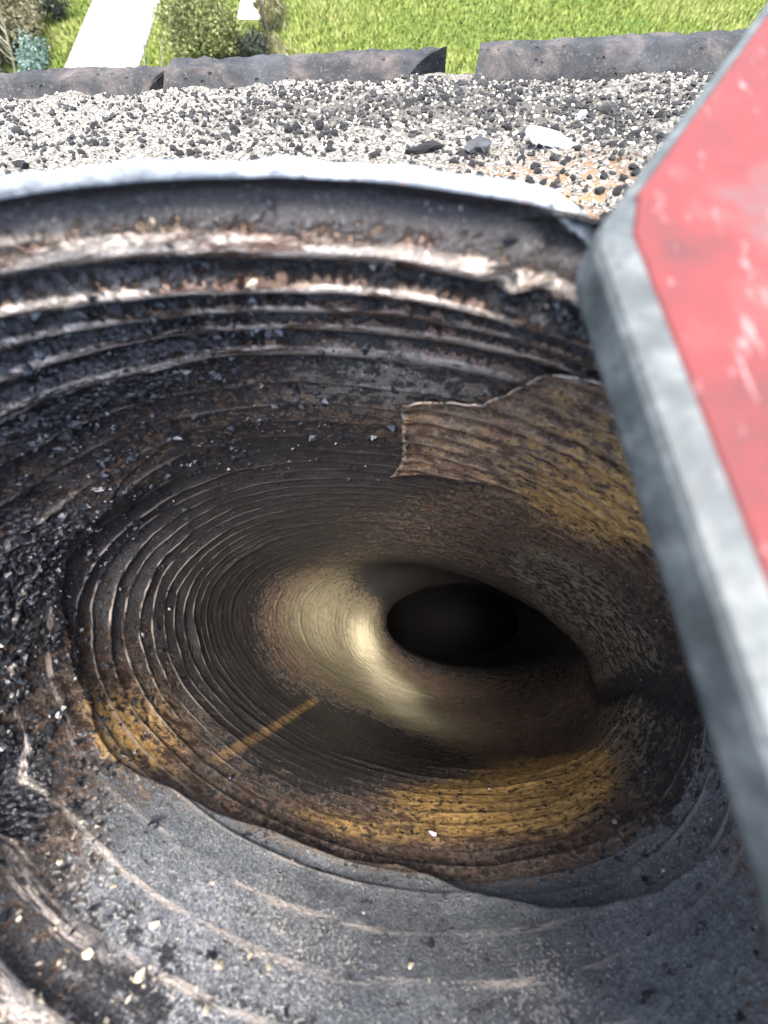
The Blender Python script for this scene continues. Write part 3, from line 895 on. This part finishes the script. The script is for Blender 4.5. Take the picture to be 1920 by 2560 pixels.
STAINS_AND_LIGHT = [
    # what, centre, radius, strength
    ("soot", (-0.095, 0.068, -0.090), (0.050, 0.05, 0.030), 0.30),
    ("soot", (-0.060, 0.075, -0.175), (0.065, 0.05, 0.036), 0.42),
    ("soot", (-0.105, 0.045, -0.205), (0.050, 0.05, 0.040), 0.45),
    ("soot", (-0.020, 0.080, -0.182), (0.040, 0.05, 0.026), 0.50),
    ("soot", (-0.080, 0.050, -0.260), (0.070, 0.05, 0.050), 0.42),
    ("soot", (-0.130, 0.015, -0.145), (0.030, 0.04, 0.030), 0.25),
    ("soot", (-0.005, -0.080, -0.290), (0.055, 0.04, 0.040), 0.60),
    ("soot", (-0.050, -0.064, -0.250), (0.045, 0.04, 0.036), 0.75),
    ("soot", (-0.110, -0.010, -0.260), (0.030, 0.05, 0.040), 0.40),
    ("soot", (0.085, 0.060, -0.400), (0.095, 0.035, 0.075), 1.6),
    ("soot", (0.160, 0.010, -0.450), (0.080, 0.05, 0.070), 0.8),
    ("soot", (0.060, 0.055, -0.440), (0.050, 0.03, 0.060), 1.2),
    ("dust", (0.150, -0.040, -0.300), (0.080, 0.07, 0.080), 0.50),
    ("soot", (0.140, -0.070, -0.185), (0.035, 0.05, 0.035), 0.22),
    ("soot", (-0.118, -0.048, -0.138), (0.012, 0.02, 0.016), 0.60),
    ("soot", (-0.020, 0.080, -0.0485), (0.200, 0.06, 0.0040), 0.55),  # dark band painting the shade under the rim
    ("soot", (0.045, 0.062, -0.062), (0.022, 0.03, 0.010), 0.30),
    ("rust", (0.045, -0.085, -0.222), (0.062, 0.04, 0.026), 0.80),
    ("rust", (0.092, -0.079, -0.235), (0.040, 0.04, 0.040), 0.60),
    ("rust", (0.090, -0.078, -0.285), (0.060, 0.05, 0.055), 0.42),
    ("rust", (-0.108, -0.030, -0.190), (0.036, 0.045, 0.034), 0.12),
    ("rust", (-0.020, -0.081, -0.196), (0.045, 0.02, 0.010), 0.48),
    ("rust", (-0.110, -0.042, -0.170), (0.034, 0.03, 0.016), 0.36),
    ("rust", (-0.100, -0.040, -0.195), (0.036, 0.04, 0.026), 0.36),
    ("rust", (0.085, 0.048, -0.140), (0.040, 0.04, 0.035), 0.75),
    ("rust", (0.085, 0.045, -0.200), (0.050, 0.05, 0.045), 0.30),
    ("dust", (0.110, 0.035, -0.240), (0.070, 0.06, 0.070), 0.45),
    ("rust", (-0.100, 0.055, -0.115), (0.020, 0.02, 0.010), 0.25),
    ("dust", (-0.040, -0.087, -0.150), (0.090, 0.03, 0.022), 0.55),
    ("dust", (0.060, -0.096, -0.146), (0.100, 0.03, 0.026), 0.55),
    ("dust", (0.130, -0.060, -0.200), (0.050, 0.05, 0.040), 0.40),
    ("dust", (0.010, 0.077, -0.100), (0.055, 0.03, 0.024), 0.45),
    ("soot", (-0.085, -0.080, -0.122), (0.050, 0.04, 0.014), 0.42),
    ("dust", (0.020, -0.100, -0.120), (0.20, 0.05, 0.03), 0.35),
    ("dust", (0.130, 0.010, -0.240), (0.050, 0.05, 0.040), 0.35),
    ("dust", (-0.025, 0.078, -0.125), (0.080, 0.05, 0.030), 0.36),
    ("ash_glow", (-0.018, -0.018, -0.448), (0.030, 0.038, 0.036), 0.80),  # the pale blobs here paint the glow beside the hole
    ("ash_glow", (0.016, -0.063, -0.412), (0.040, 0.028, 0.040), 0.80),
    ("ash_glow", (-0.050, 0.005, -0.380), (0.090, 0.090, 0.065), 0.58),
    ("ash_glow", (0.050, -0.080, -0.350), (0.060, 0.030, 0.030), 0.25),
    ("ash_glow", (0.020, -0.080, -0.365), (0.060, 0.030, 0.030), 0.30),
    ("shiny", (-0.120, -0.010, -0.190), (0.050, 0.06, 0.060), 0.9),
    ("shiny", (-0.085, -0.080, -0.125), (0.055, 0.05, 0.022), 1.3),
    ("shiny", (-0.020, 0.070, -0.068), (0.140, 0.04, 0.030), 1.0),
    ("shiny", (-0.030, -0.090, -0.148), (0.024, 0.03, 0.020), 1.3),
    ("shiny", (0.045, -0.098, -0.135), (0.014, 0.03, 0.016), 1.3),
    ("shiny", (0.130, -0.070, -0.160), (0.030, 0.05, 0.020), 0.6),
]
def stain_light_masks(P, th, crest, fr, n):
    d = -P[:, 2]
    g = {
        "soot": np.interp(d, [0.045, 0.075, 0.10, 0.14, 0.165, 0.18, 0.25, 0.34, 0.46, 0.52, 0.60], [0.40, 0.42, 0.42, 0.38, 0.36, 0.44, 0.48, 0.42, 0.40, 0.90, 1.6]),  # the steep rise at the bottom paints the hole's darkness
        "rust": np.interp(d, [0.05, 0.13, 0.17], [-0.25, -0.10, 0.02]), "ash_glow": 0 * d, "dust": 0.02 + 0 * d, "shiny": np.interp(d, [0.05, 0.2, 0.26, 0.32], [0.10, 0.06, 0.0, -0.2]),
    }
    g["tar"] = tar_mask(th, d)
    g["soot"] = g["soot"] + 0.16 * g["tar"] - 0.42 * (crest - 0.52) * (1 - sstep(0.085, 0.115, d))
    g["soot"] = g["soot"] + 0.45 * fold_mask(th, d)  # darker along the fold
    g["warm"] = sstep(0.172, 0.205, d) * 0.9 + 0.45 * sstep(0.02, 0.06, P[:, 1]) * (1 - sstep(0.150, 0.195, d))
    for what, c, r, f in STAINS_AND_LIGHT:
        g[what] = g[what] + blob(P, c, r, f)
    near = sstep(0.0, -0.05, P[:, 1]) * (1 - sstep(0.172, 0.186, d))
    g["soot"] = g["soot"] - 0.16 * near
    g["dust"] = g["dust"] + 0.12 * near + 0.25 * near * sstep(0.14, 0.16, d)
    g["soot"] = g["soot"] - 0.5 * np.clip(g["ash_glow"], 0, 0.7) - 0.30 * np.clip(g["rust"] - 0.1, 0, 0.6)
    # the straight orange streak across the lower rings
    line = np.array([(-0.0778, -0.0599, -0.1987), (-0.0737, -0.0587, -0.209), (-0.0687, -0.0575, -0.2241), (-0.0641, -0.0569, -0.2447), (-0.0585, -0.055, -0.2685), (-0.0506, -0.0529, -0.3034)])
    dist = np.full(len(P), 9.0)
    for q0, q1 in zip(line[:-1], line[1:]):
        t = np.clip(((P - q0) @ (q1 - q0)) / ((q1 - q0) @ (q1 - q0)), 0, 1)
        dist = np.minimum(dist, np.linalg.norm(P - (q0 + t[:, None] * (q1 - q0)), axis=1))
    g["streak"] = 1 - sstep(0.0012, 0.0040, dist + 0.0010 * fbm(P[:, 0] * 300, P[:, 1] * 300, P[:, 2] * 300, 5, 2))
    return g

def build_liner_wall():
    nth = 760
    d = np.concatenate([np.linspace(0.0455, 0.13, 260, endpoint=False), np.linspace(0.13, 0.25, 270, endpoint=False),
                        np.linspace(0.25, 0.50, 240, endpoint=False), np.linspace(0.50, 1.2, 90)])
    th = np.linspace(0, 2 * np.pi, nth, endpoint=False)
    D, T = np.meshgrid(d, th, indexing="ij")
    P, crest, fr, n = flue_surface(T.ravel(), D.ravel())
    nd = len(d)
    # crust: lumps of soot on the upper left
    i, j = np.meshgrid(np.arange(nd - 1), np.arange(nth), indexing="ij")
    j2 = (j + 1) % nth
    Fq = np.stack([i * nth + j, i * nth + j2, (i + 1) * nth + j2, (i + 1) * nth + j], -1).reshape(-1, 4)
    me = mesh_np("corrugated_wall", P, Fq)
    masks = stain_light_masks(P, T.ravel(), crest, fr, n)
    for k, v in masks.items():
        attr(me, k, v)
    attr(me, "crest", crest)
    uvl = me.uv_layers.new(name="UVMap")
    U = np.stack([T.ravel() * 0.12, D.ravel()], -1)
    uv = U[Fq.ravel()].copy()
    lastcol = (j.ravel() == nth - 1)
    uv = uv.reshape(-1, 4, 2)
    uv[lastcol, 1:3, 0] += 2 * np.pi * 0.12
    uvl.data.foreach_set("uv", uv.astype(np.float32).ravel())
    o = link("corrugated_wall", me, M["liner"], liner)
    # end cap far below, the hole's darkness painted into its colour
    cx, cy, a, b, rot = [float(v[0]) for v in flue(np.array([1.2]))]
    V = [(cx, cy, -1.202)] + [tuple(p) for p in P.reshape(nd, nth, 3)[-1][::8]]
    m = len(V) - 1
    link("painted_dark_cap", mesh_np("painted_dark_cap", V, [(0, 1 + k, 1 + (k + 1) % m) for k in range(m)]), M["plug"], liner)
    return o
wall = build_liner_wall()

def build_rim():
    nth = 900
    th = np.linspace(0, 2 * np.pi, nth, endpoint=False)
    c, s = np.cos(th), np.sin(th)
    w1 = fbm(c * 4, s * 4, th * 0, 51, 3); w2 = fbm(c * 14, s * 14, th * 0, 53, 3)
    wid = 0.0027 + 0.0010 * w1 + 0.0009 * w2 - 0.0006 * sstep(-0.02, 0.03, 0.1 * c)
    tear = np.exp(-((th - 1.16) / 0.06) ** 2)
    jag = fbm(th * 60, th * 0, th * 0, 57, 3)
    prof = [(-0.0002, 0.0008), (-0.0003, 0.0003), (0.0002, -0.0003), (0.25, -0.0009), (0.55, -0.0012), (0.85, -0.0008), (1.0, 0.0004), (2.1, 0.003), (5.0, 0.055)]
    rows, sm = [], []
    p0, _, _, _ = flue_surface(th, np.full(nth, 0.0456))
    cen = np.array([RCX, RCY])
    out = p0[:, :2] - cen
    out = out / np.linalg.norm(out, axis=1)[:, None]
    for k, (f, dz) in enumerate(prof):
        off = (f * wid if abs(f) > 0.01 else np.full(nth, f)) + 0.0003 * w2
        z = -0.0456 - dz + 0.0006 * w1 + 0.0007 * w2 * (k > 2) - tear * (0.0034 + 0.0030 * jag)
        off = off + tear * 0.0022 * jag * (k > 1)
        rows.append(np.stack([p0[:, 0] + out[:, 0] * off, p0[:, 1] + out[:, 1] * off, z], -1))
        inner = np.interp(k, [0, 2, 4, 6, 8], [0.9, 0.75, 0.42, 0.05, 0.1])
        lf = sstep(0.01, -0.06, p0[:, 0])
        sm.append(np.clip(inner * (0.35 + 0.85 * lf) + 0.9 * tear + 0.25 * sstep(0.1, 0.5, fbm(c * 9, s * 9 + k * .3, th * 0, 59, 3)), 0, 1.2))
    V = np.concatenate(rows); m = len(prof)
    i, j = np.meshgrid(np.arange(m - 1), np.arange(nth), indexing="ij"); j2 = (j + 1) % nth
    Fq = np.stack([i * nth + j, (i + 1) * nth + j, (i + 1) * nth + j2, i * nth + j2], -1).reshape(-1, 4)
    me = mesh_np("rim", V, Fq)
    attr(me, "soot", np.concatenate(sm))
    link("rim", me, M["rim"], liner)
build_rim()

def build_torn_sheet():
    """a loose leaf of the inner ply, torn along its top and left edge, standing off the wall"""
    n1, n2 = 260, 150
    f = np.linspace(0, 1, n1); g = np.linspace(0, 1, n2)
    # from the torn left edge round to the right; top edge runs unevenly
    th0 = np.interp(g, [0, 0.25, 0.6, 1], [1.520, 1.555, 1.60, 1.690]) + 0.010 * fbm(g * 14, g * 0, g * 0, 81, 3)
    T = th0[:, None] + (0.25 - th0)[:, None] * f[None]
    dtop = np.interp(T, [0.25, 0.6, 0.98, 1.12, 1.22, 1.30, 1.42, 1.60], [0.066, 0.070, 0.0765, 0.083, 0.096, 0.106, 0.111, 0.1135])
    dtop = dtop + 0.0016 * fbm(T * 16, T * 0, T * 0, 83, 3)
    dbot = np.interp(T, [0.25, 0.76, 1.2, 1.70], [0.125, 0.142, 0.160, 0.176])
    D = dtop + (dbot - dtop) * g[:, None]
    lift = 0.0042 + 0.0022 * np.exp(-(f[None] / 0.03) ** 2) + 0.0022 * np.exp(-(g[:, None] / 0.06) ** 2) * (0.4 + 0.5 * (0.5 + 0.5 * fbm(T * 9, T * 0, T * 0, 85, 2)))
    lift = lift + (0.0003 + 0.0003 * (0.5 + 0.5 * fbm(T * 5, D * 60, T * 0, 88, 2))) * np.cos(D * 2 * np.pi / 0.0088 + T * 4)
    P, crest, fr, n = flue_surface(T.ravel(), D.ravel(), lift.ravel(), 0.3)
    base, _, _, _ = flue_surface(T.ravel(), D.ravel(), lift.ravel() - 0.0009, 0.3)
    m = n1 * n2
    V = np.concatenate([P, base])
    i, j = np.meshgrid(np.arange(n2 - 1), np.arange(n1 - 1), indexing="ij")
    q = np.stack([i * n1 + j, i * n1 + j + 1, (i + 1) * n1 + j + 1, (i + 1) * n1 + j], -1).reshape(-1, 4)
    F2 = [q[:, ::-1], q + m]
    jj = np.arange(n1 - 1); ii = np.arange(n2 - 1)
    F2.append(np.stack([jj, jj + 1, jj + 1 + m, jj + m], -1))
    k0 = (n2 - 1) * n1
    F2.append(np.stack([k0 + jj + 1, k0 + jj, k0 + jj + m, k0 + jj + 1 + m], -1))
    F2.append(np.stack([(ii + 1) * n1, ii * n1, ii * n1 + m, (ii + 1) * n1 + m], -1))
    me = mesh_np("torn_sheet", V, np.concatenate(F2))
    G = np.repeat(g, n1); Fv = np.tile(f, n2)
    one = np.ones(m)
    edge = np.clip(np.exp(-(G / 0.02) ** 2) + np.exp(-(Fv / 0.012) ** 2), 0, 1)
    cw = 0.5 + 0.5 * np.cos(D.ravel() * 2 * np.pi / 0.0088 + T.ravel() * 4)
    low = G
    vals = dict(soot=0.25 - 0.10 * low - 0.3 * edge, rust=0.30 + 0.42 * (0.15 + 0.85 * low) * sstep(0.12, 0.6, Fv),
                tar=0 * one, dust=0.34 + 0 * low, ash_glow=0 * one, shiny=0.2 + 3.0 * edge, crest=np.maximum(cw * 0.9, edge * 1.2), streak=0 * one, warm=0.9 * one)
    for k, v in vals.items():
        attr(me, k, np.concatenate([v, v]))
    uvl = me.uv_layers.new(name="UVMap")
    U = np.stack([T.ravel() * 0.12, D.ravel()], -1); U = np.concatenate([U, U])
    li = np.zeros(len(me.loops), dtype=np.int32); me.loops.foreach_get("vertex_index", li)
    uvl.data.foreach_set("uv", U[li].astype(np.float32).ravel())
    o = link("torn_sheet", me, M["liner"], liner)
    o["label"] = "torn golden brown sheet edge peeling off the liner wall"
build_torn_sheet()

def build_chips():
    """flakes of soot and tan scale clinging to the wall"""
    g = np.random.default_rng(21)
    def scatter(name, n, weights, smin, smax, mat, flat, power, lo=0.048, hi=0.24):
        th = g.uniform(0, 2 * np.pi, n); d = g.uniform(lo, hi, n)
        P, crest, _, _ = flue_surface(th, d)
        w = np.zeros(n)
        for c, r, f in weights:
            w += blob(P, c, r, f)
        w = w * (1 - 0.8 * crest * (d < 0.105)) * (0.25 + 0.75 * sstep(-0.1, 0.35, fbm(P[:, 0] * 90, P[:, 1] * 90, P[:, 2] * 90, 91, 3)))
        ok = g.uniform(0, 1, n) < w
        th, d, P = th[ok], d[ok], P[ok]
        k = len(th)
        e = 0.0006
        A = flue_surface(th + 0.004, d)[0]; B = flue_surface(th, d + e)[0]
        N = np.cross(A - P, B - P); N /= np.linalg.norm(N, axis=1)[:, None] + 1e-12
        cx, cy, *_ = flue(d)
        inw = np.stack([cx - P[:, 0], cy - P[:, 1], 0 * d], -1)
        N *= np.sign((N * inw).sum(1))[:, None]
        S = smin + (smax - smin) * g.beta(1.2, 4.0, k)
        ax = np.cross(N, g.normal(size=(k, 3))); ax /= np.linalg.norm(ax, axis=1)[:, None]
        bx = np.cross(N, ax)
        tilt = g.normal(0, 0.45, (k, 2))
        N = N + ax * tilt[:, :1] + bx * tilt[:, 1:]; N /= np.linalg.norm(N, axis=1)[:, None]
        ax = np.cross(N, g.normal(size=(k, 3))); ax /= np.linalg.norm(ax, axis=1)[:, None]
        bx = np.cross(N, ax)
        # five-sided splinter: ring of five, a peak and a foot
        ang = np.linspace(0, 2 * np.pi, 5, endpoint=False)[None] + g.uniform(-.3, .3, (k, 5))
        rr = g.uniform(0.55, 1.25, (k, 5)) * S[:, None]
        hh = g.uniform(-0.15, 0.35, (k, 5)) * S[:, None] * flat
        ring = P[:, None] + ax[:, None] * (rr * np.cos(ang))[..., None] + bx[:, None] * (rr * np.sin(ang) * 0.75)[..., None] + N[:, None] * hh[..., None]
        top = P + N * (S * flat * g.uniform(0.5, 1.2, k))[:, None] + ax * (S * g.uniform(-.4, .4, k))[:, None]
        foot = P - N * (S * 0.4)[:, None]
        V = np.concatenate([ring, top[:, None], foot[:, None]], 1)
        base = (np.arange(k) * 7)[:, None, None]
        tri = np.array([[i, (i + 1) % 5, 5] for i in range(5)] + [[(i + 1) % 5, i, 6] for i in range(5)])[None]
        me = mesh_np(name, V.reshape(-1, 3), (base + tri).reshape(-1, 3), False)
        o = link(name, me, mat, liner); tag(o, kind="stuff")
    scatter("soot_flakes", 90000, [((-0.095, 0.066, -0.095), (0.045, 0.05, 0.026), 0.50), ((-0.050, 0.075, -0.078), (0.045, 0.05, 0.016), 0.35),
            ((-0.130, 0.010, -0.150), (0.030, 0.05, 0.030), 0.32), ((-0.120, -0.040, -0.130), (0.030, 0.03, 0.03), 0.32), ((0.02, 0.07, -0.06), (0.08, 0.03, 0.012), 0.14),
            ((-0.05, 0.075, -0.14), (0.07, 0.05, 0.03), 0.22), ((0.0, 0.0, -0.15), (0.3, 0.3, 0.2), 0.006)],
            0.0005, 0.0042, M["chip"], 0.7, 3)
    scatter("scale_flakes", 26000, [((-0.06, -0.088, -0.135), (0.07, 0.03, 0.03), 0.03), ((0.05, -0.095, -0.15), (0.09, 0.03, 0.03), 0.012),
            ((-0.085, -0.082, -0.122), (0.05, 0.04, 0.018), 0.5), ((-0.02, 0.075, -0.058), (0.10, 0.03, 0.012), 0.08)],
            0.0005, 0.0028, M["scale"], 0.25, 3)
build_chips()

# ------------------------------------------------------------------ the red tool across the mouth
def tool():
    t = empty("tool_case", (0, 0, CAMZ))
    tag(t, "flat red case with scuffed grey edge lying across the flue mouth", "tool case")
    # outline in plan, from the far right round to the near right; chamfered corner towards the flue
    A, B, C_, D_, E_ = (0.0268, 0.0570), (0.0360, -0.033), (0.0440, -0.125), (0.125, -0.125), (0.125, 0.150)
    base = [(0.0995, 0.150), (0.0330, 0.0575), (0.0300, 0.0530), (0.0288, 0.0490), (0.0440, -0.125), (0.125, -0.125), (0.125, 0.150)]
    def inset(poly, k):
        n = len(poly); out = []
        ks = [k] * n
        if k > 0.002: ks[0] = 0.0008 + (k - 0.002) * 0.3; ks[1] = k * 0.6; ks[2] = k * 0.9
        for i in range(n):
            p0, p1, p2 = Vector(poly[i - 1]), Vector(poly[i]), Vector(poly[(i + 1) % n])
            e1, e2 = (p1 - p0).normalized(), (p2 - p1).normalized()
            n1, n2 = Vector((-e1.y, e1.x)), Vector((-e2.y, e2.x))
            k1, k2 = ks[i - 1], ks[i]
            det = n1.x * n2.y - n1.y * n2.x
            if abs(det) < 0.05: o_ = (n1 + n2) * 0.25 * (k1 + k2)
            else: o_ = Vector(((k1 * n2.y - k2 * n1.y) / det, (n1.x * k2 - n2.x * k1) / det))
            out.append(tuple(p1 + o_))
        return out
    def loops(name, rows, mat, capb=True):
        bm = bmesh.new(); L = []
        for k, d in rows:
            L.append([bm.verts.new((x, y, -d)) for x, y in inset(base, k)])
        n = len(base)
        for a, b in zip(L[:-1], L[1:]):
            for i in range(n):
                bm.faces.new((a[i], a[(i + 1) % n], b[(i + 1) % n], b[i]))
        if capb: bm.faces.new(L[0][::-1])
        bm.faces.new(L[-1])
        bmesh.ops.recalc_face_normals(bm, faces=bm.faces)
        me = bpy.data.meshes.new(name); bm.to_mesh(me); bm.free()
        return link(name, me, mat, t)
    g = loops("grey_bumper", [(0.0014, 0.0448), (0.0003, 0.0442), (0.0, 0.0432), (0.0, 0.0383), (0.0005, 0.0372), (0.0016, 0.0367), (0.0042, 0.0362), (0.0046, 0.0368)], M["grey"])
    r = loops("red_panel", [(0.0043, 0.0375), (0.0043, 0.0362), (0.0046, 0.03585), (0.0054, 0.0357)], M["red"])
tool()
